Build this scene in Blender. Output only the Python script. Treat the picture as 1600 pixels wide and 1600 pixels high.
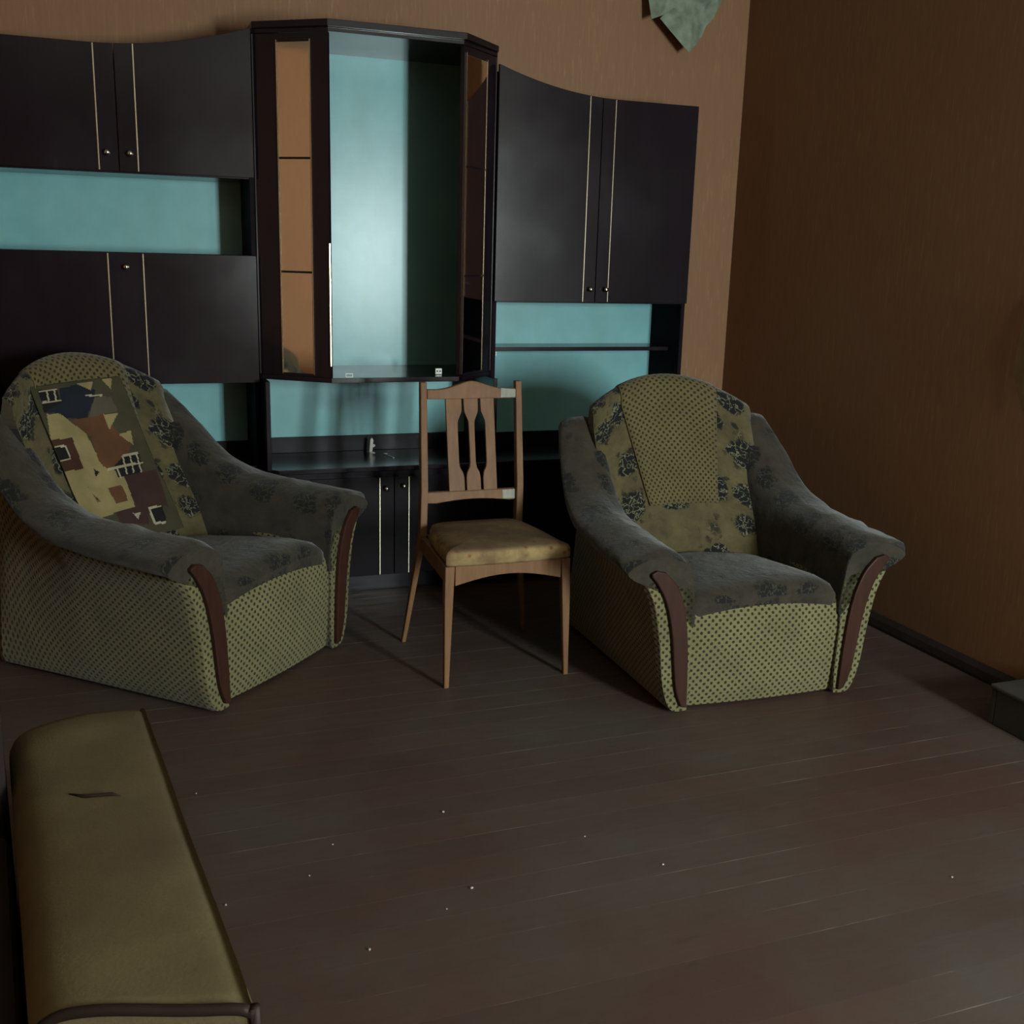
import bpy, bmesh, math, random
import numpy as np
from mathutils import Matrix, Vector
random.seed(7)
for o in list(bpy.data.objects): bpy.data.objects.remove(o, do_unlink=True)
scene = bpy.context.scene
COL = scene.collection

# ------------------------------------------------------------------ camera, light, exposure
cam_d = bpy.data.cameras.new('camera'); cam = bpy.data.objects.new('camera', cam_d); COL.objects.link(cam)
cam_d.sensor_width = 36; cam_d.lens = 36 * 1682 / 1600; cam_d.clip_start = .02
cam.matrix_world = Matrix(((0.93596, 0.05661, -0.34752, 0), (-0.35104, 0.22685, -0.90847, 0), (0.0274, 0.97228, 0.23219, 1.45), (0, 0, 0, 1)))
scene.camera = cam
scene.view_settings.view_transform = 'Standard'; scene.view_settings.look = 'None'
scene.view_settings.gamma = 1; scene.view_settings.use_curve_mapping = False
scene.view_settings.exposure = -0.12
world = bpy.data.worlds.new('overcast'); scene.world = world; world.use_nodes = True
world.node_tree.nodes['Background'].inputs[0].default_value = (.62, .82, .88, 1)
world.node_tree.nodes['Background'].inputs[1].default_value = 1.5
# daylight entering through the window in the wall behind the camera
WX0, WX1, WZ0, WZ1, RY = 2.36, 2.88, .80, 2.05, -1.6
ld = bpy.data.lights.new('window_daylight', 'AREA'); ld.shape = 'RECTANGLE'
ld.size = WX1 - WX0; ld.size_y = WZ1 - WZ0; ld.energy = 420; ld.color = (.86, 1.0, .99)
lo = bpy.data.objects.new('window_daylight', ld); COL.objects.link(lo)
lo.location = ((WX0 + WX1) / 2, RY - .22, (WZ0 + WZ1) / 2); lo.rotation_euler = (math.radians(90), 0, 0)
# second window, in the right wall beside the camera
VY0, VY1, VZ0, VZ1 = -1.45, -.55, .85, 2.0
ld = bpy.data.lights.new('side_window_daylight', 'AREA'); ld.shape = 'RECTANGLE'
ld.size = VZ1 - VZ0; ld.size_y = VY1 - VY0; ld.energy = 140; ld.color = (.90, 1.0, .96)
lo = bpy.data.objects.new('side_window_daylight', ld); COL.objects.link(lo)
lo.location = (2.943 + .22, (VY0 + VY1) / 2, (VZ0 + VZ1) / 2); lo.rotation_euler = (0, math.radians(90), 0)

# ------------------------------------------------------------------ materials
def lin(r, g, b):
    f = lambda c: (c / 255) / 12.92 if c / 255 <= .04045 else ((c / 255 + .055) / 1.055) ** 2.4
    return (f(r), f(g), f(b), 1)

class NT:
    def __init__(s, name, rough=.5, spec=.5):
        s.m = bpy.data.materials.new(name); s.m.use_nodes = True
        s.t = s.m.node_tree; s.b = s.t.nodes['Principled BSDF']
        s.b.inputs['Roughness'].default_value = rough
        s.b.inputs['Specular IOR Level'].default_value = spec
    def n(s, typ, **kw):
        x = s.t.nodes.new(typ)
        for k, v in kw.items(): setattr(x, k, v)
        return x
    def put(s, sock, v):
        if isinstance(v, bpy.types.NodeSocket): s.t.links.new(v, sock)
        else: sock.default_value = v
    def coord(s, kind='Object', scale=(1, 1, 1), rot=(0, 0, 0)):
        c = s.n('ShaderNodeTexCoord'); mp = s.n('ShaderNodeMapping')
        mp.inputs['Scale'].default_value = scale; mp.inputs['Rotation'].default_value = rot
        s.t.links.new(c.outputs[kind], mp.inputs['Vector']); return mp.outputs[0]
    def noise(s, v, scale, detail=3, rough=.55, dist=0):
        x = s.n('ShaderNodeTexNoise'); s.put(x.inputs['Vector'], v)
        x.inputs['Scale'].default_value = scale; x.inputs['Detail'].default_value = detail
        x.inputs['Roughness'].default_value = rough; x.inputs['Distortion'].default_value = dist
        return x
    def voro(s, v, scale, rand=1, feature='F1'):
        x = s.n('ShaderNodeTexVoronoi', feature=feature); s.put(x.inputs['Vector'], v)
        x.inputs['Scale'].default_value = scale; x.inputs['Randomness'].default_value = rand
        return x.outputs['Distance']
    def ramp(s, v, a, b, lo=0., hi=1.):
        x = s.n('ShaderNodeMapRange', clamp=True); s.put(x.inputs['Value'], v)
        x.inputs[1].default_value = a; x.inputs[2].default_value = b
        x.inputs[3].default_value = lo; x.inputs[4].default_value = hi
        return x.outputs[0]
    def math(s, op, a, b=0.):
        x = s.n('ShaderNodeMath', operation=op); s.put(x.inputs[0], a); s.put(x.inputs[1], b); return x.outputs[0]
    def mix(s, f, a, b, mode='MIX'):
        x = s.n('ShaderNodeMix', data_type='RGBA', blend_type=mode)
        s.put(x.inputs[0], f); s.put(x.inputs[6], a); s.put(x.inputs[7], b); return x.outputs[2]
    def col(s, v): s.put(s.b.inputs['Base Color'], v); return s
    def bump(s, h, strength=.3, dist=.002):
        x = s.n('ShaderNodeBump'); x.inputs['Strength'].default_value = strength; x.inputs['Distance'].default_value = dist
        s.put(x.inputs['Height'], h); s.t.links.new(x.outputs[0], s.b.inputs['Normal']); return s

def wallpaper(name='wallpaper_tan', k=1.):
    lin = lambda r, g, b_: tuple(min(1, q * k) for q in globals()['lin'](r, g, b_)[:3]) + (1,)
    a = NT(name, .62, .35)
    v = a.coord('Object', (55, 55, 4)); n1 = a.noise(v, 1.6, 4).outputs[0]
    v2 = a.coord('Object', (130, 130, 11)); n2 = a.noise(v2, 1, 2).outputs[0]
    v3 = a.coord('Object', (1, 1, 1)); n3 = a.noise(v3, 1.3, 3).outputs[0]
    c = a.mix(a.ramp(n1, .3, .7), lin(127, 92, 63), lin(137, 100, 69))
    c = a.mix(a.ramp(n2, .60, .76, 0, .5), c, lin(164, 130, 88))
    c = a.mix(a.ramp(n3, .35, .75, 0, .4), c, lin(124, 84, 62))
    a.col(c).bump(n2, .12, .001); return a.m

def dark_wood(name='dark_laminate', r0=.15, r1=.24, spec=.4):
    a = NT(name, .2, spec)
    v = a.coord('Object', (14, 14, 1.1)); n1 = a.noise(v, 3, 5).outputs[0]
    d = a.noise(a.coord('Object'), 2.3, 4).outputs[0]
    c = a.mix(n1, lin(20, 14, 19), lin(30, 21, 28))
    a.col(a.mix(a.ramp(d, .5, .8, 0, .22), c, lin(50, 46, 48)))
    a.put(a.b.inputs['Roughness'], a.ramp(d, .3, .8, r0, r1)); return a.m

def plain(name, c, rough=.5, spec=.5, metal=0., var=0.12, scale=9):
    a = NT(name, rough, spec); a.b.inputs['Metallic'].default_value = metal
    n = a.noise(a.coord('Object'), scale, 4).outputs[0]
    dark = tuple(x * (1 - 2 * var) for x in c[:3]) + (1,)
    lite = tuple(x * (1 + var) for x in c[:3]) + (1,)
    a.col(a.mix(a.ramp(n, .3, .7), dark, lite)); return a.m

def teal_panel():
    a = NT('pale_teal_panel', .27, .30)
    v = a.coord('Object'); n = a.noise(v, 7, 5, .6).outputs[0]; s = a.noise(a.coord('Object', (5, 5, 1)), 2, 3).outputs[0]
    c = a.mix(a.ramp(n, .35, .7), lin(122, 174, 178), lin(132, 184, 188))
    c = a.mix(a.ramp(s, .45, .75, 0, .3), c, lin(124, 166, 150))
    a.col(c).bump(n, .05, .002); return a.m

def floor_paint():
    a = NT('worn_floor_paint', .42, .4)
    pos = a.n('ShaderNodeNewGeometry').outputs['Position']; big = a.noise(pos, 1.1, 5, .6).outputs[0]
    mp = a.n('ShaderNodeMapping'); mp.inputs['Scale'].default_value = (2, 9, 1); a.t.links.new(pos, mp.inputs[0]); med = a.noise(mp.outputs[0], 3, 5, .65).outputs[0]
    oi = a.n('ShaderNodeObjectInfo').outputs['Random']
    c = a.mix(a.ramp(oi, 0, 1), lin(77, 58, 52), lin(83, 62, 55))
    c = a.mix(a.ramp(big, .42, .68, 0, .7), c, lin(84, 84, 78))
    c = a.mix(a.ramp(med, .55, .8, 0, .45), c, lin(58, 46, 42))
    sep = a.n('ShaderNodeSeparateXYZ'); a.t.links.new(a.coord('Object'), sep.inputs[0])     # paint rubbed off along one board edge, in patches
    wn = a.noise(pos, 2.3, 4, .7).outputs[0]
    edge = a.math('MULTIPLY', a.ramp(sep.outputs[1], .0012, .0032, 1, 0), a.ramp(wn, .55, .68, .02, .6))
    c = a.mix(edge, c, lin(150, 138, 124))
    a.col(c).bump(med, .12, .002)
    a.put(a.b.inputs['Roughness'], a.ramp(med, .3, .7, .40, .62)); return a.m

def spotted(name, base, dot, pitch=.026):
    a = NT(name, .85, .2)
    uv = a.coord('UV', (1, 1, 1), (0, 0, math.radians(45)))
    wob = a.noise(a.coord('UV'), 30, 2)
    vv = a.n('ShaderNodeVectorMath', operation='MULTIPLY_ADD')
    a.t.links.new(wob.outputs['Color'], vv.inputs[0]); vv.inputs[1].default_value = (.006, .006, 0); a.t.links.new(uv, vv.inputs[2])
    d = a.voro(vv.outputs[0], 1.414 / pitch, 0)
    m = a.ramp(d, .22, .34, 1, 0)
    n = a.noise(a.coord('UV'), 6, 4).outputs[0]; f = a.noise(a.coord('UV'), 220, 2).outputs[0]
    c = a.mix(a.ramp(n, .3, .72), base, tuple(x * .68 for x in base[:3]) + (1,))
    c = a.mix(a.ramp(f, .3, .7, 0, .35), c, tuple(x * .6 for x in base[:3]) + (1,))
    c = a.mix(m, c, dot)
    a.col(c).bump(a.math('ADD', a.math('MULTIPLY', m, -1.), f), .35, .002)
    a.b.inputs['Sheen Weight'].default_value = .15
    return a.m

def floral(name, base, base2, dark, amount=.36, line_w=.6):
    a = NT(name, .8, .2)
    uv = a.coord('UV'); wob = a.noise(uv, 20, 4, .7)
    vv = a.n('ShaderNodeVectorMath', operation='MULTIPLY_ADD')
    a.t.links.new(wob.outputs['Color'], vv.inputs[0]); vv.inputs[1].default_value = (.075, .075, 0); a.t.links.new(uv, vv.inputs[2])
    d = a.voro(vv.outputs[0], 6.4, .55); leaf = a.voro(vv.outputs[0], 21, 1)
    blob = a.ramp(d, amount - .05, amount, 1, 0)
    sprig = a.math('MULTIPLY', a.ramp(d, amount + .04, amount + .16, 1, 0), a.ramp(leaf, .22, .30, .85, 0))
    vein = a.math('ABSOLUTE', a.math('SUBTRACT', a.noise(uv, 34, 2, .5).outputs[0], .5))
    line = a.math('MULTIPLY', blob, a.ramp(vein, .008, .03, line_w, 0))
    flower = a.math('MAXIMUM', blob, sprig)
    n = a.noise(uv, 9, 5, .65).outputs[0]; f = a.noise(uv, 240, 2).outputs[0]
    c = a.mix(a.ramp(n, .32, .68), base, base2)
    c = a.mix(a.ramp(f, .3, .7, 0, .4), c, tuple(x * .5 for x in base[:3]) + (1,))
    c = a.mix(flower, c, dark)
    c = a.mix(line, c, lin(150, 146, 112))
    lump = a.noise(uv, 11, 3, .6).outputs[0]
    a.col(c).bump(a.math('ADD', a.math('ADD', a.math('MULTIPLY', flower, -.6), f), a.math('MULTIPLY', lump, 7.)), .45, .003)
    a.b.inputs['Sheen Weight'].default_value = .2
    return a.m

def wood(name, c1, c2, rough=.4, scale=(30, 30, 2.5), spec=.15):
    a = NT(name, rough, spec)
    n = a.noise(a.coord('Object', scale), 2, 5, .6).outputs[0]; g = a.noise(a.coord('Object'), 5, 4).outputs[0]
    c = a.mix(a.ramp(n, .3, .7), c1, c2)
    a.col(a.mix(a.ramp(g, .5, .8, 0, .4), c, tuple(x * .5 for x in c1[:3]) + (1,))).bump(n, .1, .001); return a.m

def mirror_mat():
    a = NT('tinted_mirror', .03, .5); a.b.inputs['Metallic'].default_value = 1
    n = a.noise(a.coord('Object'), 12, 3).outputs[0]
    a.col(a.mix(n, (.96, .92, .86, 1), (.92, .87, .80, 1)))
    a.put(a.b.inputs['Roughness'], a.ramp(n, .3, .7, .02, .07)); return a.m

def glass_mat():
    a = NT('window_glass', .02, .5)
    tr = a.n('ShaderNodeBsdfTransparent'); gl = a.n('ShaderNodeBsdfGlossy'); mx = a.n('ShaderNodeMixShader')
    n = a.noise(a.coord('Object'), 3, 2).outputs[0]
    a.put(gl.inputs['Roughness'], a.ramp(n, 0, 1, .02, .06)); mx.inputs[0].default_value = .07
    a.t.links.new(tr.outputs[0], mx.inputs[1]); a.t.links.new(gl.outputs[0], mx.inputs[2])
    a.t.links.new(mx.outputs[0], a.t.nodes['Material Output'].inputs[0]); return a.m

def seat_cloth():
    a = NT('chair_seat_cloth', .85, .2)
    n = a.noise(a.coord('Object'), 14, 5, .65).outputs[0]; d = a.voro(a.coord('Object'), 24, 1)
    c = a.mix(a.ramp(n, .35, .65), lin(158, 134, 92), lin(118, 96, 68))
    c = a.mix(a.ramp(d, .10, .26, .8, 0), c, lin(122, 62, 44))
    top = a.n('ShaderNodeNewGeometry').outputs['Normal']; sep = a.n('ShaderNodeSeparateXYZ'); a.t.links.new(top, sep.inputs[0])
    g = a.noise(a.coord('Object'), 6, 4).outputs[0]
    dirt = a.math('MULTIPLY', a.ramp(sep.outputs[2], .55, .95), a.ramp(g, .25, .6, .45, .8))   # grime settled on the sitting surface
    a.col(a.mix(dirt, c, lin(86, 68, 56))).bump(n, .3, .003); return a.m

def sofa_cloth():
    a = NT('sofa_tan_cloth', .9, .15)
    n = a.noise(a.coord('Object'), 3.2, 5, .6).outputs[0]; f = a.noise(a.coord('Object'), 160, 2).outputs[0]
    c = a.mix(a.ramp(n, .34, .68), lin(116, 105, 75), lin(94, 80, 63))
    a.col(a.mix(a.ramp(f, .3, .7, 0, .3), c, lin(96, 84, 56))).bump(f, .3, .002); return a.m

M = dict(
    wallpaper=wallpaper(), wallpaper_brightened=wallpaper('wallpaper_tan_brightened', 2.7), woodbase=dark_wood('dark_laminate_low', .28, .38, .12), woodmatte=dark_wood('dark_laminate_matte', .6, .75, .04), wood=dark_wood(), teal=teal_panel(), floor=floor_paint(), mirror=mirror_mat(), glass=glass_mat(),
    spot=spotted('spotted_olive_cloth', lin(122, 116, 80), lin(44, 40, 28)),
    spotback=spotted('spotted_brown_cloth', lin(106, 94, 60), lin(42, 36, 24)),
    plush=floral('dark_floral_plush', lin(63, 56, 43), lin(34, 30, 24), lin(20, 19, 17), .40, .12),
    flower=floral('olive_floral_cloth', lin(98, 87, 56), lin(64, 57, 38), lin(14, 14, 14), .47, .45),
    trim=wood('armrest_wood', lin(50, 29, 22), lin(62, 38, 29), .5),
    chairwood=wood('chair_wood', lin(112, 80, 56), lin(130, 95, 67), .5),
    palewood=wood('pale_veneer', lin(132, 132, 118), lin(160, 158, 144), .4),
    seat=seat_cloth(), sofa=sofa_cloth(),
    sofadark=plain('sofa_dark_cloth', lin(52, 44, 42), .9, .1),
    piping=plain('dark_piping', lin(44, 32, 26), .6, .3),
    gold=plain('brass_strip', lin(244, 232, 206), .22, .5, 1., .05),
    chrome=plain('chrome_knob', lin(220, 216, 208), .15, .5, 1., .05),
    white=plain('white_metal', lin(214, 214, 206), .4, .5),
    black=plain('black_underside', lin(20, 17, 17), .7, .2),
    ceil=plain('whitewash', lin(205, 198, 180), .8, .2),
    plinth=plain('grey_paint', lin(66, 64, 60), .6, .3),
    base=plain('dark_baseboard_paint', lin(40, 30, 27), .5, .4),
    paper=plain('wallpaper_backing', lin(128, 138, 120), .85, .1, 0, .2, 18),
    peel=plain('peeling_tan_paper', lin(150, 128, 96), .8, .2),
    frame=plain('window_white_paint', lin(200, 198, 190), .5, .4),
    cream=plain('print_cream', lin(140, 125, 86), .85, .15), navy=plain('print_navy', lin(32, 35, 44), .85, .15),
    rust=plain('print_rust', lin(92, 62, 42), .85, .15), brown=plain('print_brown', lin(68, 44, 34), .85, .15),
    maroon=plain('print_maroon', lin(62, 43, 40), .85, .15), pwhite=plain('print_white', lin(158, 150, 126), .85, .15),
    pblack=plain('print_black', lin(30, 28, 28), .85, .15), taupe=plain('print_taupe', lin(82, 74, 62), .85, .15),
    olive=plain('print_olive', lin(66, 62, 46), .85, .15), crumb=plain('plaster_white', lin(190, 184, 172), .8, .2),
)

# ------------------------------------------------------------------ helpers
def obj(name, bm, mat, parent=None, smooth=False, bevel=0., seg=2):
    me = bpy.data.meshes.new(name); bmesh.ops.recalc_face_normals(bm, faces=bm.faces); bm.to_mesh(me); bm.free()
    o = bpy.data.objects.new(name, me); COL.objects.link(o); me.materials.append(mat)
    if parent is not None: o.parent = parent
    if smooth:
        for p in me.polygons: p.use_smooth = True
    if bevel:
        b = o.modifiers.new('edge', 'BEVEL'); b.width = bevel; b.segments = seg; b.limit_method = 'ANGLE'; b.angle_limit = math.radians(40)
    return o
def tag(o, label, cat, group=None):
    o['label'] = label; o['category'] = cat
    if group: o['group'] = group
    return o
def thing(name, label, cat, loc=(0, 0, 0), rz=0., group=None, scale=1.):
    o = bpy.data.objects.new(name, None); COL.objects.link(o); o.location = loc; o.rotation_euler = (0, 0, rz); o.scale = (scale,) * 3
    o.empty_display_size = .1
    return tag(o, label, cat, group)
def struct(o): o['kind'] = 'structure'; return o
def bx(bm, x0, x1, y0, y1, z0, z1):
    v = [bm.verts.new((x, y, z)) for z in (z0, z1) for y in (y0, y1) for x in (x0, x1)]
    for f in ((0, 1, 3, 2), (4, 5, 7, 6), (0, 1, 5, 4), (2, 3, 7, 6), (0, 2, 6, 4), (1, 3, 7, 5)): bm.faces.new([v[i] for i in f])
def box(name, x0, x1, y0, y1, z0, z1, mat, parent=None, bevel=.0015):
    bm = bmesh.new(); bx(bm, x0, x1, y0, y1, z0, z1); return obj(name, bm, mat, parent, bevel=bevel)
def prism(name, pts, axis, a, b, mat, parent=None, bevel=.0015, smooth=False):
    """polygon pts in the plane across `axis`, extruded from a to b"""
    bm = bmesh.new()
    def P(p, t): return (t, p[0], p[1]) if axis == 'x' else (p[0], t, p[1]) if axis == 'y' else (p[0], p[1], t)
    A = [bm.verts.new(P(p, a)) for p in pts]; B = [bm.verts.new(P(p, b)) for p in pts]
    bm.faces.new(A); bm.faces.new(B)
    for i in range(len(pts)): bm.faces.new((A[i], A[(i + 1) % len(pts)], B[(i + 1) % len(pts)], B[i]))
    return obj(name, bm, mat, parent, smooth, bevel)
def crom(pts, n, closed):
    pts = [np.array(p, float) for p in pts]; m = len(pts); out = []
    segs = m if closed else m - 1
    for i in range(segs):
        g = (lambda k: pts[k % m]) if closed else (lambda k: pts[min(max(k, 0), m - 1)])
        p0, p1, p2, p3 = g(i - 1), g(i), g(i + 1), g(i + 2)
        for j in range(n):
            t = j / n
            out.append(.5 * (2 * p1 + (p2 - p0) * t + (2 * p0 - 5 * p1 + 4 * p2 - p3) * t * t + (3 * p1 - p0 - 3 * p2 + p3) * t ** 3))
    if not closed: out.append(pts[-1])
    return out
def loft(name, rings, mat, parent=None, closed=True, smooth=True, uvs=1.):
    """rings: list of equal-length lists of 3-D points; end caps; UV in metres"""
    bm = bmesh.new(); uvl = bm.loops.layers.uv.new('UVMap'); R = [[bm.verts.new(tuple(p)) for p in r] for r in rings]
    n = len(rings[0]); us = [0.]
    for i in range(1, len(rings)): us.append(us[-1] + float(np.mean([np.linalg.norm(np.array(rings[i][k]) - np.array(rings[i - 1][k])) for k in range(n)])))
    mid = rings[len(rings) // 2]; vs = [0.]
    for k in range(1, n + 1): vs.append(vs[-1] + float(np.linalg.norm(np.array(mid[k % n]) - np.array(mid[k - 1]))))
    for i in range(len(R) - 1):
        for k in range(n if closed else n - 1):
            f = bm.faces.new((R[i][k], R[i + 1][k], R[i + 1][(k + 1) % n], R[i][(k + 1) % n]))
            for l, q in zip(f.loops, ((us[i], vs[k]), (us[i + 1], vs[k]), (us[i + 1], vs[k + 1]), (us[i], vs[k + 1]))): l[uvl].uv = (q[0] * uvs, q[1] * uvs)
            f.smooth = smooth
    for r in (R[0], R[-1]):
        f = bm.faces.new(r)
        for l in f.loops: l[uvl].uv = (l.vert.co.x, l.vert.co.z)
    me = bpy.data.meshes.new(name); bmesh.ops.recalc_face_normals(bm, faces=bm.faces); bm.to_mesh(me); bm.free()
    o = bpy.data.objects.new(name, me); COL.objects.link(o); me.materials.append(mat)
    if parent is not None: o.parent = parent
    return o
def tube(name, path, rad, mat, parent=None, seg=8):
    rings = []; path = [np.array(p, float) for p in path]
    rads = rad if isinstance(rad, (list, tuple)) else [rad] * len(path)
    for i, p in enumerate(path):
        d = path[min(i + 1, len(path) - 1)] - path[max(i - 1, 0)]; d /= np.linalg.norm(d)
        up = np.array([0, 0, 1.]) if abs(d[2]) < .9 else np.array([1., 0, 0])
        a = np.cross(d, up); a /= np.linalg.norm(a); b = np.cross(d, a)
        rings.append([p + rads[i] * (math.cos(t) * a + math.sin(t) * b) for t in [2 * math.pi * k / seg for k in range(seg)]])
    return loft(name, rings, mat, parent)
def taper(name, p0, p1, w0, d0, w1, d1, mat, parent=None, mids=(), bevel=.003):
    """square section post from p0 (w0 x d0) through mids to p1"""
    bm = bmesh.new(); secs = [(p0, w0, d0)] + list(mids) + [(p1, w1, d1)]; R = []
    for p, w, d in secs: R.append([bm.verts.new((p[0] + sx * w / 2, p[1] + sy * d / 2, p[2])) for sx, sy in ((-1, -1), (1, -1), (1, 1), (-1, 1))])
    for i in range(len(R) - 1):
        for k in range(4): bm.faces.new((R[i][k], R[i][(k + 1) % 4], R[i + 1][(k + 1) % 4], R[i + 1][k]))
    bm.faces.new(R[0]); bm.faces.new(R[-1]); return obj(name, bm, mat, parent, bevel=bevel)
_kn = {}
def knob(parent, x, y, z, r=.011):
    """round knob standing off a front that faces -Y"""
    prof = [(.004, 0), (.005, -.008), (.0085, -.012), (.011, -.017), (.0095, -.023), (.005, -.026)]
    if 'k' not in _kn:
        bm = bmesh.new(); S = 12; R = [[bm.verts.new((q * math.cos(2 * math.pi * k / S), t, q * math.sin(2 * math.pi * k / S))) for k in range(S)] for q, t in prof]
        for i in range(len(R) - 1):
            for k in range(S): bm.faces.new((R[i][k], R[i][(k + 1) % S], R[i + 1][(k + 1) % S], R[i + 1][k]))
        bm.faces.new(R[0]); bm.faces.new(R[-1]); o = obj('knob', bm, M['chrome'], parent, True); _kn['k'] = o.data
    else:
        o = bpy.data.objects.new('knob', _kn['k']); COL.objects.link(o); o.parent = parent
    o.location = (x, y, z); return o

def rebase(root, loc):
    root.location = loc
    for c in root.children: c.location = Vector(c.location) - Vector(loc)
    return root

# ------------------------------------------------------------------ the room
YW, XR, XL, ZC = 4.75, 2.943, -2.4, 2.75
sub = struct(box('floor', XL, XR, RY, YW, -.08, -.022, M['black'], bevel=0))
PW = .1045; npl = int(round((YW - RY) / PW)); PW = (YW - RY) / npl
plank_me = []
for k in range(3):
    bm = bmesh.new(); bx(bm, XL + .004, XR - .004, .0003 + .0002 * k, PW - .0003, -.022, 0)
    o = obj('plank', bm, M['floor'], sub, bevel=0); plank_me.append(o)
for i in range(npl):
    if i < 3: o = plank_me[i]
    else:
        o = plank_me[i % 3].copy(); COL.objects.link(o); o.parent = sub
    o.location = (0, RY + i * PW, random.uniform(-.0003, .0))
struct(box('ceiling', XL, XR, RY, YW, ZC, ZC + .1, M['ceil'], bevel=0))
struct(box('wall_back', XL, XR, YW, YW + .15, -.08, ZC, M['wallpaper'], bevel=0))
bm = bmesh.new()
for y0, y1, z0, z1 in ((RY - .15, VY0, -.08, ZC), (VY1, YW + .15, -.08, ZC), (VY0, VY1, -.08, VZ0), (VY0, VY1, VZ1, ZC)): bx(bm, XR, XR + .15, y0, y1, z0, z1)
struct(obj('wall_right', bm, M['wallpaper']))
win = struct(bpy.data.objects.new('window_2', None)); COL.objects.link(win); ym = (VY0 + VY1) / 2
bm = bmesh.new()
for a in ((VY0, VY0 + .05, VZ0, VZ1), (VY1 - .05, VY1, VZ0, VZ1), (VY0 + .05, VY1 - .05, VZ0, VZ0 + .05), (VY0 + .05, VY1 - .05, VZ1 - .05, VZ1), (ym - .02, ym + .02, VZ0 + .05, VZ1 - .05)):
    bx(bm, XR + .07, XR + .12, a[0], a[1], a[2], a[3])
obj('window_frame', bm, M['frame'], win, bevel=.004)
for y0, y1 in ((VY0 + .05, ym - .02), (ym + .02, VY1 - .05)): box('pane', XR + .096, XR + .10, y0, y1, VZ0 + .05, VZ1 - .05, M['glass'], win, 0)
rebase(win, (XR + .1, ym, VZ0))
struct(box('wall_left', XL - .15, XL, RY - .15, YW + .15, -.08, ZC, M['wallpaper_brightened'], bevel=0))  # same wallpaper, extra light put into its colour for the mirrors and bounce
bm = bmesh.new()
for x0, x1, z0, z1 in ((XL, WX0, -.08, ZC), (WX1, XR, -.08, ZC), (WX0, WX1, -.08, WZ0), (WX0, WX1, WZ1, ZC)): bx(bm, x0, x1, RY - .15, RY, z0, z1)
struct(obj('wall_front', bm, M['wallpaper']))
win = struct(bpy.data.objects.new('window_1', None)); COL.objects.link(win)
bm = bmesh.new()
for a in ((WX0, WX0 + .05, WZ0, WZ1), (WX1 - .05, WX1, WZ0, WZ1), (WX0 + .05, WX1 - .05, WZ0, WZ0 + .05), (WX0 + .05, WX1 - .05, WZ1 - .05, WZ1), ((WX0 + WX1) / 2 - .02, (WX0 + WX1) / 2 + .02, WZ0 + .05, WZ1 - .05)):
    bx(bm, a[0], a[1], RY - .12, RY - .07, a[2], a[3])
obj('window_frame', bm, M['frame'], win, bevel=.004)
for x0, x1 in ((WX0 + .05, (WX0 + WX1) / 2 - .02), ((WX0 + WX1) / 2 + .02, WX1 - .05)): box('pane', x0, x1, RY - .10, RY - .096, WZ0 + .05, WZ1 - .05, M['glass'], win, 0)
rebase(win, ((WX0 + WX1) / 2, RY - .1, WZ0))
struct(prism('baseboard_right', [(XR - .001, 0), (XR - .001, .05), (XR - .014, .05), (XR - .03, .035), (XR - .04, .012), (XR - .04, 0)], 'y', 2.53, YW - .001, M['base']))
struct(prism('baseboard_back', [(YW - .001, 0), (YW - .001, .05), (YW - .014, .05), (YW - .025, .035), (YW - .03, .012), (YW - .03, 0)], 'x', 2.54, XR - .045, M['base']))
lg = thing('ledge', 'low grey boxed ledge at the foot of the right wall', 'ledge')
box('ledge_face', 2.654, 2.672, 1.2, 2.49, .0, .118, M['plinth'], lg, .004); box('ledge_end', 2.654, XR - .002, 2.49, 2.51, 0, .118, M['plinth'], lg, .004)
box('ledge_top', 2.648, XR - .002, 1.2, 2.516, .118, .135, M['plinth'], lg, .006)
rebase(lg, (2.8, 1.85, 0))

# ------------------------------------------------------------------ wall unit
YU, YD, YB = 4.44, 4.422, 4.735          # carcass front, door face, back panel
XA, XB, XC, XD = -.40, .590, 1.580, 2.522
ZT = .574                                  # worktop surface
def topz(t, base): return base + (.10 * (1 - t / .6) ** 2 if t < .6 else 0)
def door(parent, x0, x1, z0, top, strips, y0=YD, y1=YU, name='door', mat='wood'):
    """front facing -Y; top is a height or a function of x; strips are x positions of brass inlays"""
    f = top if callable(top) else (lambda x: top)
    n = 14 if callable(top) else 1
    pts = [(x0, z0), (x1, z0)] + [(x1 + (x0 - x1) * i / n, f(x1 + (x0 - x1) * i / n)) for i in range(n + 1)]
    d = prism(name, pts, 'y', y0, y1 - .0005, M[mat], parent, .0012)
    for s in strips: box('brass_strip', s - .0026, s + .0026, y0 - .003, y0 + .001, z0 + .002, f(s) - .002, M['gold'], d, .001)
    return d

def side_unit(label, x0, x1, inner_right, base, kind):
    u = thing('wall_cabinet', label, 'cabinet', group='dark wall unit')
    W = x1 - x0
    t_of = (lambda x: (x1 - x) / W) if inner_right else (lambda x: (x - x0) / W)
    f = lambda x: topz(t_of(x), base)
    for a, b in ((x0, x0 + .018), (x1 - .018, x1)):
        pts_top = f((a + b) / 2) - .004
        box('side_panel', a, b, YU, YB, ZT, pts_top - .02, M['woodmatte'], u)
    m = (x0 + x1) / 2
    box('back_panel', x0 + .018, x1 - .018, YB - .008, YB, ZT + .062, 2.08, M['teal'], u, 0)
    box('upstand', x0 + .018, x1 - .018, YB - .02, YB, ZT, ZT + .062, M['woodbase'], u)
    box('top_board', x0 + .018, x1 - .018, YU, YB - .008, base - .045, base - .027, M['wood'], u)
    return u, f, m

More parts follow.
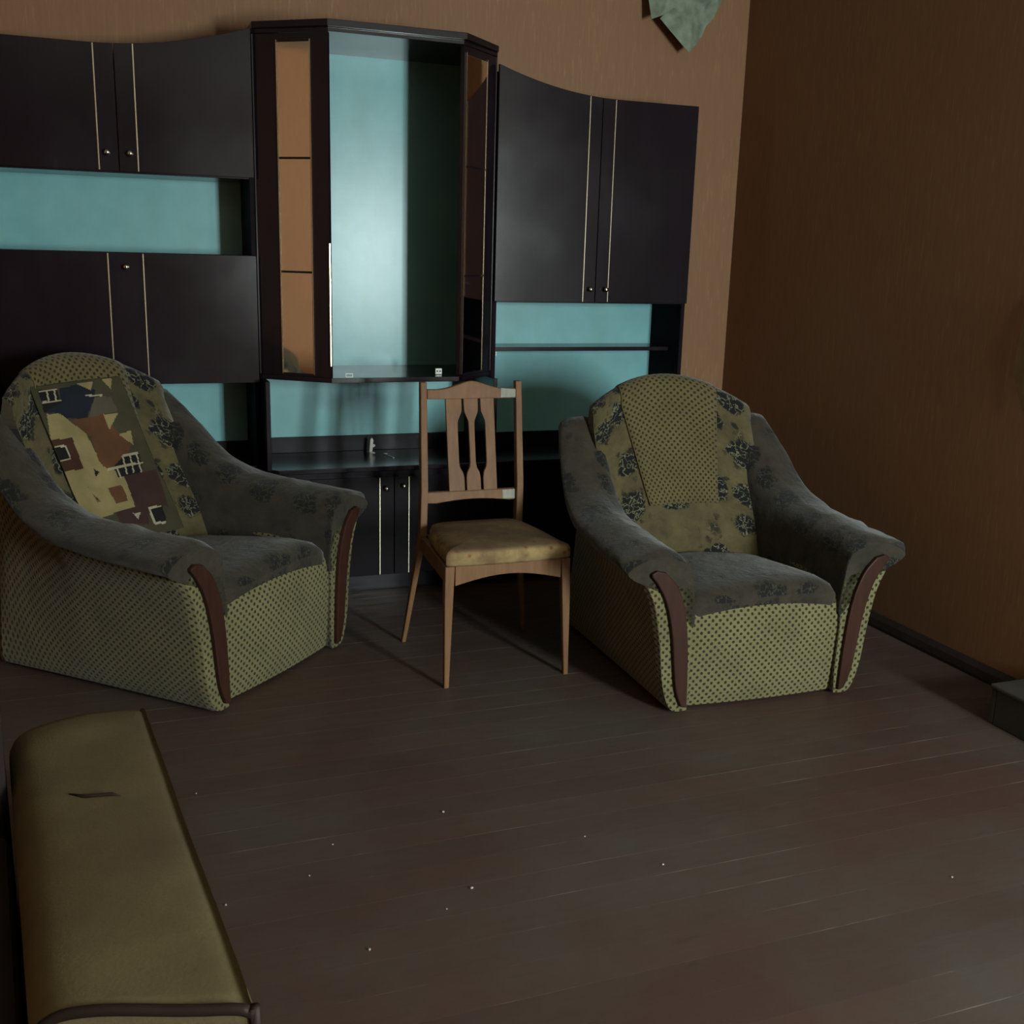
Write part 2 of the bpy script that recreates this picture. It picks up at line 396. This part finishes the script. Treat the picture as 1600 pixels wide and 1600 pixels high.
u, f, m = side_unit('dark wall cabinet with open niche behind the left armchair', XA, XB - .002, True, 2.152, 'L')
box('shelf', XA + .018, XB - .02, YU, YB - .008, 1.706, 1.722, M['wood'], u)
box('shelf', XA + .018, XB - .02, YU, YB - .008, 1.404, 1.420, M['wood'], u)
box('shelf', XA + .018, XB - .02, YU, YB - .008, .921, .937, M['wood'], u)
d = door(u, XA + .002, .0955, 1.712, f, [.027]); knob(d, .056, YD, 1.776)
d = door(u, .0985, XB - .004, 1.712, f, [.164]); knob(d, .136, YD, 1.776)
d = door(u, XA + .002, XB - .004, .921, 1.418, [.038, .164], name='drop_front'); knob(d, .101, YD, 1.366)
rebase(u, ((XA + XB) / 2, 4.59, ZT))

u, f, m = side_unit('dark wall cabinet with tall doors above a shelf, beside the bare wall strip', XC + .002, XD, False, 2.108, 'R')
box('shelf', XC + .02, XD - .018, YU, YB - .008, 1.250, 1.266, M['wood'], u)
box('shelf', XC + .02, XD - .018, 4.54, YB - .008, 1.031, 1.049, M['wood'], u)
box('shelf_pin', XC + .055, XC + .060, 4.535, 4.541, 1.012, 1.030, M['white'], u, 0)
d = door(u, XC + .004, 2.0545, 1.255, f, [1.996]); knob(d, 2.027, YD, 1.312)
d = door(u, 2.0575, XD - .002, 1.255, f, [2.1165]); knob(d, 2.102, YD, 1.312)
rebase(u, ((XC + XD) / 2, 4.59, ZT))

# bay in the middle
u = thing('display_cabinet', 'open bay cabinet with mirrored angled sides and pale blue back', 'cabinet', group='dark wall unit')
PL0, PL1 = (.594, 4.44), (.845, 4.25); PR1, PR0 = (1.375, 4.25), (1.5765, 4.44)
ZB, ZTOP = .955, 2.235
for a in (XB, XC - .018): box('side_panel', a, a + .018, YU, YB, ZB, ZTOP, M['wood'], u)
for a in (XB + .006, XC - .024): box('lower_side', a, a + .018, 4.33, YB, ZT, ZB - .02, M['wood'], u)
bay = [(XB, YB), (XB, YU), PL1, PR1, (XC, YU), (XC, YB)]
prism('shelf', bay, 'z', ZB - .02, ZB, M['wood'], u)
prism('ceiling_board', bay, 'z', ZTOP, ZTOP + .016, M['wood'], u)
prism('cornice', [(XB + .001, YB), (XB + .001, YU - .015), (PL1[0] - .006, PL1[1] - .02), (PR1[0] + .006, PR1[1] - .02), (XC - .001, YU - .015), (XC - .001, YB)], 'z', ZTOP + .016, ZTOP + .04, M['wood'], u)
box('back_panel', XB + .018, XC - .018, YB - .008, YB, ZB, ZTOP, M['teal'], u, 0)
box('back_panel', XB + .024, XC - .024, YB - .008, YB, ZT + .07, ZB - .02, M['teal'], u, 0)
box('upstand', XB + .024, XC - .024, YB - .02, YB, ZT, ZT + .07, M['woodbase'], u)
def angled(p, q, m0, m1, seams, name):
    """angled side from p to q (plan); mirror between fractions m0..m1 with brass edges"""
    p = np.array(p); q = np.array(q); L = np.linalg.norm(q - p); e = (q - p) / L
    nrm = np.array([e[1], -e[0]]);
    if nrm[1] > 0: nrm = -nrm
    def slab(nm, t0, t1, z0, z1, o0, o1, mat, par, bev=.0015):
        a = p + e * L * t0; b = p + e * L * t1
        return prism(nm, [tuple(a + nrm * o0), tuple(b + nrm * o0), tuple(b + nrm * o1), tuple(a + nrm * o1)], 'z', z0, z1, mat, par, bev)
    s = slab('angled_side', 0.01, .99, ZB, ZTOP - .001, -.018, 0, M['wood'], u)
    zs = [ZB + .012] + seams + [ZTOP - .03]
    for i in range(len(zs) - 1):
        t = slab('mirror_tile', m0 + .01, m1 - .01, zs[i] + (.0035 if i else 0), zs[i + 1] - .0035, .0005, .004, M['mirror'], s, .001)
    for t in (m0, m1): slab('brass_strip', t - .007, t + .007, ZB + .008, ZTOP - .025, -.001, .006, M['gold'], s, .001)
    return s
angled(PL0, PL1, .325, .765, [1.362, 1.787], 'L')
angled(PR1, PR0, .06, .69, [1.362, 1.787], 'R')
bm = bmesh.new(); bx(bm, .838, .846, 4.243, 4.249, 1.0, 1.475); obj('edge_handle', bm, M['gold'], u, bevel=.002)
bm = bmesh.new()
for a in ((.903, .933, .9555, .9585), (.903, .933, .969, .972), (.903, .906, .9585, .969), (.930, .933, .9585, .969)): bx(bm, a[0], a[1], 4.262, 4.266, a[2], a[3])
obj('hinge_plate', bm, M['white'], u)
hp = box('hinge_plate', 1.298, 1.326, 4.335, 4.339, .956, .98, M['white'], u, .001)
for x in (1.306, 1.318): box('screw_hole', x - .003, x + .003, 4.333, 4.336, .966, .971, M['black'], hp, 0)
rebase(u, ((XB + XC) / 2, 4.5, ZT))

wt = tag(prism('worktop', [(XA, YB), (XA, 4.455), (XB + .004, 4.455), (XB + .012, 4.36), (XB + .05, 4.326), (XD, 4.326), (XD, YB)], 'z', ZT - .02, ZT, M['wood'], None, .003), 'long dark worktop running under the wall cabinets', 'worktop')
for i, (x0, x1) in enumerate(((XA, XB), (XB, XC), (XC, XD))):
    b = thing('base_cabinet', ('dark base cabinet hidden behind the left armchair', 'dark base cabinet with two brass-lined doors behind the wooden chair', 'dark base cabinet in shadow behind the right armchair')[i], 'cabinet', group='base cabinets of the wall unit')
    x0 += .001; x1 -= .001; m = (x0 + x1) / 2 + (.042 if i == 1 else 0)
    YF = 4.478 if i == 0 else 4.35
    box('carcass', x0, x1, YF + .018, YB, .09, ZT - .0205, M['woodbase'], b)
    box('plinth', x0 + .01, x1 - .01, max(4.445, YF + .05), YB, 0, .0895, M['wood'], b)
    for s in (0, 1):
        a0, a1 = ((x0 + .002, m - .0015), (m + .0015, x1 - .002))[s]
        dd = door(b, a0, a1, .095, ZT - .05, [m - .0635 if s == 0 else m + .0635], YF, YF + .018, mat='woodbase')
        knob(dd, m - .038 if s == 0 else m + .038, YF, .476 + .008 * s)
    rebase(b, (m, 4.55, 0))
# loose metal fittings left on the worktop
k = thing('metal_bracket', 'small bent white bracket standing on the dark worktop', 'bracket', (1.10, 4.66, ZT))
prism('plate', [(-.009, .0), (.004, .0), (.008, .03), (.010, .055), (.003, .066), (-.004, .058)], 'y', -.002, .002, M['white'], k, .0008)
prism('foot', [(-.012, -.002), (.010, -.002), (.012, -.026), (-.012, -.024)], 'z', 0, .003, M['white'], k, .0008)
prism('tab', [(.005, .02), (.018, .026), (.018, .034), (.008, .036)], 'y', -.001, .003, M['white'], k, .0008)
k = thing('metal_strip', 'thin pale metal fitting lying near the worktop bracket', 'fitting', (1.155, 4.55, ZT), .15)
box('strip', -.004, .004, -.05, .05, 0, .003, M['white'], k, .001); box('end_tab', -.009, .009, .036, .05, .003, .006, M['white'], k, .001)

# ------------------------------------------------------------------ armchairs
def back_y(x, z): return .5 + .48 * (z - .3) - .25 * x * x
def back_top(x): return 1.01 - .95 * x * x
YS = [-.03, .0, .12, .28, .45, .56, .65, .73, .80, .85]
CZ = [.548, .556, .564, .572, .590, .640, .715, .800, .862, .840]
CX = [.405, .405, .408, .410, .410, .405, .398, .388, .370, .345]
TX = [.520, .530, .532, .528, .518, .502, .486, .468, .446, .415]
def armchair(label, loc, rz, scale):
    r = thing('armchair', label, 'armchair', loc, rz, 'matching upholstered armchairs', scale)
    # body and front
    rings = []
    for x in np.linspace(-.288, .288, 13):
        bul = .014 * (1 - (x / .3) ** 2)
        rings.append([(x, y - (bul if y < .02 else 0), z) for y, z in ((.006, .012), (-.004, .06), (-.010, .15), (-.014, .25), (-.010, .32), (.004, .352), (.05, .36), (.46, .36), (.46, .012))])
    loft('front_panel', rings, M['spot'], r, smooth=False)
    box('base_frame', -.32, .32, .461, .76, .012, .30, M['spot'], r, .01)
    # seat cushion
    rings = []
    for i, y in enumerate((-.012, -.004, .03, .10, .22, .36, .48, .54, .56)):
        sh = (.55, .85, .98, 1, 1, 1, 1, .95, .7)[i]; zt = (.375, .392, .404, .406, .398, .385, .372, .362, .35)[i]
        ring = []
        for t in range(24):
            a = 2 * math.pi * t / 24; c, s = math.cos(a), math.sin(a)
            hw = .284 * (abs(c) ** .35) * (1 if c > 0 else -1); hz = abs(s) ** .5 * (1 if s > 0 else -1)
            x = hw * (sh * .25 + .75)
            crown = .018 * (1 - (x / .29) ** 2) + .006 * math.sin(9 * x + 5 * y)
            zc = .335; ring.append((x, y, zc + hz * ((zt - zc) * sh + crown if hz > 0 else .045 * sh)))
        rings.append(ring)
    loft('seat_cushion', rings, M['plush'], r)
    # arms
    for s in (1, -1):
        pad, pan = [], []
        fine = np.linspace(0, len(YS) - 1, 28)
        for q in fine:
            i = min(int(q), len(YS) - 2); t = q - i; lerp = lambda A: A[i] + (A[i + 1] - A[i]) * t
            y, cz, cx, tx = lerp(YS), lerp(CZ), lerp(CX), lerp(TX)
            rise = max(0, cz - .57); end = .012 * (1 if q < .5 else 0)
            wv = .005 * math.sin(31 * y) + .004 * math.sin(57 * y + 1)
            ib = .285 - .02 * min(1, rise / .2)
            hx, hz = tx - .07 - .02 * min(1, rise / .2), cz - .098
            keys = [(ib, .30), (ib, .40 + rise * .4), (ib + .02, cz - .045), (cx - .045, cz - .006 + wv), (cx, cz + wv), (cx + .055, cz - .010), (tx, cz - .036 + wv), (tx - .012, cz - .068), (hx, hz), (hx - .09, hz - .05)]
            pad.append([(s * (p[0] - end * .4), y, p[1] - end * .5) for p in crom(keys, 4, True)])
            keys = [(hx, hz + .006), (.425 + (hx - .455) * .8, hz * .83), (.400 + (hx - .455) * .5, hz * .55), (.384 + (hx - .455) * .25, hz * .27), (.362, .045), (.335, .012), (.288, .012), (.288, .25), (.29, hz - .04), (hx - .08, hz - .005)]
            pan.append([(s * (p[0] - end * .4), y, max(.010, p[1])) for p in crom(keys, 3, True)])
        loft('armrest', pad, M['plush'], r)
        loft('side_panel', pan, M['spot'], r)
        inner = [(.290, .025), (.294, .14), (.303, .27), (.320, .37), (.350, .445), (.392, .492)]
        outer = [(.425, .500), (.444, .486), (.420, .454), (.386, .39), (.361, .29), (.347, .18), (.334, .09), (.312, .032)]
        pts = crom([(s * a, b) for a, b in inner], 4, False) + crom([(s * a, b) for a, b in outer], 4, False)
        prism('arm_trim', [tuple(p) for p in pts], 'y', -.046, -.028, M['trim'], r, .004)
    # backrest
    def ring_back(x, lo, off, inn, zmin, xw=None):
        zt = back_top(x); fx = (lambda z: x) if xw is None else (lambda z: x * xw(z))
        zs = list(np.linspace(zmin, zt - .07, 10))
        front = [(fx(z), back_y(x, z) - off - .012 * math.sin(math.pi * min(1, max(0, (z - .3) / .3))), z) for z in zs]
        yt = back_y(x, zt - .07); e = (x / .335) ** 2
        cap = [(fx(zt), yt + .004 - off * .8, zt - .03), (fx(zt), yt + .022 - off * .5, zt - .008 + off * .6), (fx(zt), yt + .045, zt + off), (fx(zt), yt + .075 - .03 * e, zt - .010 + off * .8), (fx(zt), yt + .095 - .04 * e + off * .2, zt - .045)]
        if inn is None:
            return front + cap + [(x, .85 - .05 * e, zt - .25), (x, .78, .45), (x, .76, .33), (x, .60, zmin)]
        back = [(p[0], p[1] + inn, p[2] - .002) for p in front][::-1]
        capb = [(p[0], p[1] + (inn if k < 2 else 0), p[2] - inn) for k, p in enumerate(cap)][::-1]
        return front + cap + capb + back
    loft('backrest', [ring_back(x, 0, 0, None, .31) for x in np.linspace(-.335, .335, 19)], M['flower'], r)
    xw = lambda z: .70 + .30 * min(1, max(0, (z - .55) / .36))
    loft('back_panel', [ring_back(x, 0, .006, .012, .55, xw) for x in np.linspace(-.205, .205, 13)], M['spotback'], r)
    return r
TH = math.radians(45)
left = armchair('olive armchair with a patterned throw, turned toward the right', (.505, 3.562, 0), TH, 1.05)
right = armchair('olive spotted armchair facing forward beside the right wall', (2.012, 2.885, 0), math.radians(-2), 1.0)

# patterned throw over the left armchair's back
def inside(x, z, P):
    c = False; j = len(P) - 1
    for i in range(len(P)):
        if (P[i][1] > z) != (P[j][1] > z) and x < (P[j][0] - P[i][0]) * (z - P[i][1]) / (P[j][1] - P[i][1]) + P[i][0]: c = not c
        j = i
    return c
PRINT = [
    ('navy', [(-0.102,0.91),(-0.022,0.912),(0.046,0.89),(0.025,0.862),(-0.041,0.802),(-0.129,0.817),(-0.141,0.834),(-0.206,0.842),(-0.192,0.87),(-0.122,0.866)]),
    ('black', [(-0.197,0.912),(-0.114,0.909),(-0.122,0.866),(-0.209,0.842),(-0.2,0.871)]),
    ('taupe', [(0.027,0.866),(0.1,0.863),(0.106,0.813),(0.039,0.809),(-0.026,0.808)]),
    ('cream', [(-0.198,0.837),(-0.142,0.832),(-0.066,0.759),(-0.056,0.651),(0.022,0.623),(0.005,0.506),(-0.086,0.506),(-0.256,0.498),(-0.229,0.605),(-0.237,0.636),(-0.227,0.762)]),
    ('rust', [(-0.113,0.807),(0.039,0.809),(0.064,0.758),(0.108,0.699),(0.032,0.641),(-0.041,0.639),(-0.063,0.668),(-0.052,0.745)]),
    ('cream', [(-0.029,0.919),(0.054,0.919),(0.025,0.89)]),
    ('cream', [(0.09,0.922),(0.136,0.919),(0.113,0.886)]),
    ('cream', [(0.039,0.809),(0.102,0.806),(0.036,0.755)]),
    ('cream', [(0.069,0.737),(0.127,0.744),(0.115,0.696)]),
    ('brown', [(-0.225,0.76),(-0.133,0.754),(-0.141,0.657),(-0.233,0.662)]),
    ('white', [(-0.228,0.742),(-0.171,0.737),(-0.176,0.692),(-0.231,0.692)]),
    ('black', [(-0.234,0.737),(-0.179,0.732),(-0.181,0.696),(-0.229,0.697)]),
    ('rust', [(-0.073,0.584),(-0.008,0.58),(-0.013,0.533),(-0.07,0.532)]),
    ('black', [(-0.098,0.65),(-0.08,0.634),(-0.105,0.624)]),
    ('maroon', [(0.018,0.608),(0.166,0.605),(0.144,0.484),(0.005,0.506)]),
    ('maroon', [(-0.086,0.506),(0.005,0.506),(0.069,0.51),(0.031,0.445),(-0.09,0.47)]),
    ('black', [(0.047,0.667),(0.124,0.668),(0.105,0.608),(0.046,0.607),(-0.01,0.606),(-0.013,0.641)]),
    ('white', [(0.046,0.665),(0.119,0.666),(0.121,0.671),(0.048,0.671)]),
    ('white', [(-0.042,0.635),(0.121,0.634),(0.123,0.639),(-0.041,0.641)]),
    ('white', [(0.043,0.667),(0.029,0.609),(0.037,0.609),(0.051,0.667)]),
    ('white', [(0.077,0.669),(0.061,0.608),(0.068,0.608),(0.084,0.669)]),
    ('white', [(0.107,0.668),(0.095,0.607),(0.102,0.607),(0.114,0.668)]),
    ('white', [(-0.001,0.638),(-0.002,0.602),(0.005,0.603),(0.006,0.639)]),
    ('white', [(-0.194,0.906),(-0.115,0.906),(-0.113,0.911),(-0.193,0.911)]),
    ('white', [(-0.199,0.871),(-0.114,0.87),(-0.112,0.875),(-0.197,0.876)]),
    ('white', [(-0.163,0.908),(-0.173,0.873),(-0.165,0.873),(-0.156,0.909)]),
    ('white', [(-0.131,0.908),(-0.141,0.873),(-0.133,0.874),(-0.124,0.908)]),
    ('white', [(-0.006,0.873),(0.065,0.867),(0.068,0.872),(-0.004,0.878)]),
    ('white', [(0.055,0.495),(0.115,0.493),(0.106,0.432),(0.054,0.439)]),
    ('black', [(0.063,0.489),(0.118,0.487),(0.113,0.439),(0.065,0.445)]),
    ('white', [(-0.016,0.49),(0.016,0.486),(-0.006,0.468)]),
]

names = ['olive', 'cream', 'navy', 'rust', 'brown', 'maroon', 'pwhite', 'pblack', 'taupe']
fix = {'white': 'pwhite', 'black': 'pblack'}
bm = bmesh.new(); NX, NZ = 108, 132; x0, x1, z0, z1 = -.225, .175, .405, .925
g = {}
for side in (0, 1):
    for i in range(NX + 1):
        for j in range(NZ + 1):
            x = x0 + (x1 - x0) * i / NX; z = z0 + (z1 - z0) * j / NZ
            y = back_y(x, z) - .012 * math.sin(math.pi * min(1, max(0, (z - .3) / .3))) - .0095 - .0015 * math.sin(23 * z + 8 * x) + (.0022 if side else -.002)
            g[side, i, j] = bm.verts.new((x, y, z))
for i in range(NX):
    for j in range(NZ):
        x = x0 + (x1 - x0) * (i + .5) / NX; z = z0 + (z1 - z0) * (j + .5) / NZ
        f = bm.faces.new((g[0, i, j], g[0, i + 1, j], g[0, i + 1, j + 1], g[0, i, j + 1])); f.smooth = True
        mi = 0
        for nm, P in PRINT:
            if inside(x, z, P): mi = names.index(fix.get(nm, nm))
        f.material_index = mi
        bm.faces.new((g[1, i, j], g[1, i, j + 1], g[1, i + 1, j + 1], g[1, i + 1, j]))
for i in range(NX):
    for j in (0, NZ): bm.faces.new((g[0, i, j], g[0, i + 1, j], g[1, i + 1, j], g[1, i, j]))
for j in range(NZ):
    for i in (0, NX): bm.faces.new((g[0, i, j], g[0, i, j + 1], g[1, i, j + 1], g[1, i, j]))
throw = obj('throw_cloth', bm, M['olive'])
for nm in names[1:]: throw.data.materials.append(M[nm])
tag(throw, 'cream, rust and navy geometric throw hanging on the left armchair', 'throw')
throw.location = (.505, 3.562, 0); throw.rotation_euler = (0, 0, TH); throw.scale = (1.05,) * 3

# ------------------------------------------------------------------ wooden chair
ch = thing('dining_chair', 'brown wooden dining chair with slatted back and stained cloth seat', 'chair')
W = M['chairwood']
taper('leg', (1.037, 3.298, 0), (1.048, 3.318, .428), .017, .017, .034, .032, W, ch, [((1.044, 3.312, .30), .030, .028)])
taper('leg', (1.481, 3.298, 0), (1.470, 3.318, .428), .017, .017, .034, .032, W, ch, [((1.474, 3.312, .30), .030, .028)])
for s, foot, mid, top in ((0, (1.014, 3.775, 0), (1.072, 3.728, .43), (1.100, 3.835, .985)), (1, (1.505, 3.775, 0), (1.450, 3.728, .43), (1.474, 3.835, .985))):
    k = (mid[0] + (top[0] - mid[0]) * .35, mid[1] + .02, .60)
    taper('leg', foot, top, .016, .018, .024, .028, W, ch, [((mid[0] * .75 + foot[0] * .25, mid[1] + .008, .33), .022, .030), (mid, .026, .038), (k, .027, .034)])
arch = [(1.066, .428), (1.452, .428), (1.452, .385)] + [(1.452 - .386 * i / 10, .368 + .022 * math.sin(math.pi * i / 10)) for i in range(1, 10)] + [(1.066, .385)]
arch = [(1.066, .428), (1.452, .428)] + [(1.452 - .386 * i / 12, .360 + .030 * math.sin(math.pi * i / 12)) for i in range(13)]
prism('apron', arch, 'y', 3.302, 3.322, W, ch, .002)
for xa, xb in ((1.044, 1.072), (1.474, 1.450)):
    bm = bmesh.new(); v = []
    for x, y in ((xa, 3.336), (xb, 3.708)):
        for dx in (-.009, .009):
            for z in (.37, .428): v.append(bm.verts.new((x + dx, y, z)))
    for q in ((0, 1, 3, 2), (4, 5, 7, 6), (0, 1, 5, 4), (2, 3, 7, 6), (0, 2, 6, 4), (1, 3, 7, 5)): bm.faces.new([v[i] for i in q])
    obj('side_rail', bm, W, ch, bevel=.002)
box('rear_rail', 1.090, 1.432, 3.715, 3.735, .375, .428, W, ch, .002)
# padded seat, narrower and rounder at the back
rings = []
outl = [(1.052, 3.300), (1.26, 3.290), (1.468, 3.300), (1.478, 3.34), (1.462, 3.55), (1.436, 3.675), (1.395, 3.712), (1.26, 3.716), (1.126, 3.712), (1.086, 3.675), (1.060, 3.55), (1.042, 3.34)]
outl = [(p[0], p[1]) for p in crom(outl, 4, True)]; cx_, cy_ = 1.26, 3.50
for k, zz in ((.97, .428), (1, .436), (1.0, .462), (.975, .476), (.90, .484), (.7, .489), (.4, .492), (.1, .493)):
    rings.append([(cx_ + (p[0] - cx_) * k, cy_ + (p[1] - cy_) * k, zz) for p in outl])
loft('seat_cushion', rings, M['seat'], ch)
def leaned(o, z0, lean):
    for v in o.data.vertices: v.co.y += (v.co.z - z0) * lean
    return o
LEAN = .19
hump = [(1.112, .922), (1.112, .958)] + [(1.112 + .35 * i / 16, .958 + .030 * math.exp(-((i / 16 - .5) / .24) ** 2) - .004 * math.sin(2 * math.pi * abs(i / 16 - .5))) for i in range(1, 16)] + [(1.462, .958), (1.462, .922)]
top_rail = leaned(prism('top_rail', hump, 'y', 3.742, 3.762, W, ch, .003), .55, LEAN)
low = [(1.094, .585), (1.455, .585), (1.455, .545)] + [(1.455 - .361 * i / 10, .538 + .016 * math.sin(math.pi * i / 10)) for i in range(1, 10)] + [(1.094, .545)]
low_rail = leaned(prism('lower_rail', low, 'y', 3.742, 3.762, W, ch, .003), .55, LEAN)
leaned(prism('pale_patch', [(1.400, .925), (1.4605, .925), (1.4605, .954), (1.402, .960)], 'y', 3.7405, 3.745, M['palewood'], top_rail, 0), .55, LEAN)  # thin pale patches on the right ends of both back rails
leaned(prism('pale_patch', [(1.392, .550), (1.4535, .548), (1.4535, .582), (1.392, .582)], 'y', 3.7405, 3.745, M['palewood'], low_rail, 0), .55, LEAN)
def slat(xc, w, l, r_):
    n = 20; R_, L_ = [], []
    for i in range(n + 1):
        t = i / n; z = .584 + (.925 - .584) * t
        pinch = .30 * (1 / (1 + math.exp(-(t - .22) / .02)) - 1 / (1 + math.exp(-(t - .80) / .02))) + .10 * math.exp(-((t - .10) / .07) ** 2) * 0
        R_.append((xc + w / 2 - (pinch * w if r_ else 0), z)); L_.append((xc - w / 2 + (pinch * w if l else 0), z))
    leaned(prism('slat', R_ + L_[::-1], 'y', 3.746, 3.758, W, ch, .0015), .55, LEAN)
slat(1.214, .062, False, True); slat(1.281, .056, True, True); slat(1.346, .054, True, False)
rebase(ch, (1.26, 3.5, 0))

# ------------------------------------------------------------------ sofa whose arm reaches into the lower left
so = thing('sofa', 'tan upholstered sofa arm with dark piped front, lower left corner', 'sofa', (.150, 1.352, 0), math.radians(5.4))
def arch_ring(y, k=1., dz=0., skew=0.):
    prof = [(-.292, .02), (-.292, .30), (-.286, .355), (-.262, .385), (-.22, .397), (-.15, .402), (-.07, .402), (-.025, .400), (-.006, .392), (0, .37), (0, .02)]
    pts = crom(prof, 3, False)
    return [(-.146 + (p[0] + .146) * k, y + skew * (-p[0]), .02 + (p[1] - .02) * k + dz + .004 * math.sin(9 * y + 20 * p[0]) * (1 if p[1] > .2 else 0)) for p in pts]
ys = [.012] + list(np.linspace(.05, 1.10, 16)) + [1.13, 1.15]
loft('armrest', [arch_ring(y, (1 if y < 1.12 else .992 if y < 1.14 else .975), (.010 * math.exp(-((y - 1.08) / .05) ** 2)), .40 * max(0, 1 - y / .6)) for y in ys], M['sofa'], so)
fr = arch_ring(.0, .985, 0, .40)
bm = bmesh.new(); A = [bm.verts.new(p) for p in fr]; B = [bm.verts.new((p[0], p[1] + .011, p[2])) for p in fr]
bm.faces.new(A); bm.faces.new(B)
for i in range(len(A)): bm.faces.new((A[i], A[(i + 1) % len(A)], B[(i + 1) % len(A)], B[i]))
obj('arm_front', bm, M['sofa'], so)
tube('piping', [(p[0], p[1] - .002, p[2] + .003) for p in arch_ring(.004, 1.0, 0, .40)], .0085, M['piping'], so)
tube('torn_seam', [(-.19, .76, .402), (-.165, .735, .404), (-.14, .725, .4055), (-.115, .722, .405), (-.10, .708, .405)], [.001, .0035, .003, .0035, .001], M['piping'], so, 6)
box('seat', -1.75, -.30, .10, .86, .10, .30, M['sofadark'], so, .03)
box('seat_base', -1.75, -.30, .12, 1.10, .02, .098, M['sofadark'], so, .01)
box('backrest', -1.75, -.30, .87, 1.12, .10, .78, M['sofadark'], so, .04)
loft('armrest', [[(p[0] - 1.76, p[1], p[2]) for p in arch_ring(y)] for y in (.02, .3, .6, .9, 1.13)], M['sofa'], so)

# ------------------------------------------------------------------ torn wallpaper and crumbs
def sheet(name, grid, label, cat, mat):
    """grid[i][j] of points; given 2 mm thickness"""
    bm = bmesh.new(); V = [[bm.verts.new(p) for p in row] for row in grid]
    for i in range(len(V) - 1):
        for j in range(len(V[0]) - 1): bm.faces.new((V[i][j], V[i][j + 1], V[i + 1][j + 1], V[i + 1][j]))
    o = obj(name, bm, mat, None, False); s = o.modifiers.new('thick', 'SOLIDIFY'); s.thickness = .002; s.offset = 0
    return tag(o, label, cat)
def tri_sheet(A, B, Cc, D, n, wob):
    rows = []
    for i in range(n + 1):
        t = i / n; p = np.array(A) * (1 - t) + np.array(D) * t; q = np.array(B) * (1 - t) + np.array(Cc) * t
        rows.append([tuple(p * (1 - k / n) + q * k / n + np.array([0, -wob * math.sin(math.pi * k / n) * (.3 + t) - .6 * wob * math.sin(5 * t + 4 * k / n), 0])) for k in range(n + 1)])
    return rows
def fan(name, ctr, pts, label, mat):
    bm = bmesh.new(); c = bm.verts.new(ctr); V = [bm.verts.new(p) for p in pts]
    for i in range(len(V)): bm.faces.new((c, V[i], V[(i + 1) % len(V)]))
    bmesh.ops.subdivide_edges(bm, edges=bm.edges[:], cuts=2, use_grid_fill=True)
    for v in bm.verts: v.co.y -= .006 * math.sin(31 * v.co.x + 17 * v.co.z)
    o = obj(name, bm, mat); s = o.modifiers.new('thick', 'SOLIDIFY'); s.thickness = .002; s.offset = 0
    return tag(o, label, 'wallpaper')
fan('torn_wallpaper', (2.60, 4.672, 2.53), [(2.60, 4.70, 2.71), (2.82, 4.730, 2.71), (2.785, 4.728, 2.63), (2.728, 4.72, 2.535), (2.690, 4.71, 2.50), (2.672, 4.70, 2.455), (2.628, 4.68, 2.412), (2.575, 4.650, 2.368), (2.43, 4.66, 2.502), (2.50, 4.67, 2.57)], 'torn sheet of grey-green wallpaper hanging by the room corner', M['paper'])
fan('torn_wallpaper', (2.46, 4.655, 2.60), [(2.372, 4.715, 2.71), (2.595, 4.66, 2.71), (2.56, 4.655, 2.60), (2.432, 4.642, 2.512), (2.385, 4.66, 2.494), (2.378, 4.68, 2.58)], 'small folded wallpaper scrap overlapping the larger torn sheet', M['paper'])
fan('torn_wallpaper', (2.925, 2.80, 1.15), [(2.938, 2.86, 1.34), (2.93, 2.70, 1.40), (2.92, 2.70, .95), (2.93, 2.82, .99), (2.936, 2.875, 1.10), (2.937, 2.865, 1.22)], 'peeling wallpaper edge on the right wall', M['peel'])
crumb_me = None
for i, (x, y) in enumerate(((.78, 2.49), (.74, 2.13), (.46, 1.98), (1.22, 2.08), (.47, 2.42), (.39, 2.30), (.66, 2.07), (1.87, 1.81), (.17, 2.79), (.19, 2.24), (1.09, 2.26))):
    if crumb_me is None:
        bm = bmesh.new(); bmesh.ops.create_icosphere(bm, subdivisions=1, radius=.0038)
        for v in bm.verts: v.co = v.co * random.uniform(.7, 1.25); v.co.z *= .7
        o = obj('plaster_crumb', bm, M['crumb']); crumb_me = o.data
    else: o = bpy.data.objects.new('plaster_crumb', crumb_me); COL.objects.link(o)
    k = (1, 1, .9, .8, .6, .6, .6, .7, .6, .7, .6)[i]; o.location = (x, y, .0022 * k); o.scale = (k,) * 3; o.rotation_euler = (0, 0, i)
    tag(o, 'tiny white plaster crumb on the brown floorboards', 'crumb', 'plaster crumbs on the floor')
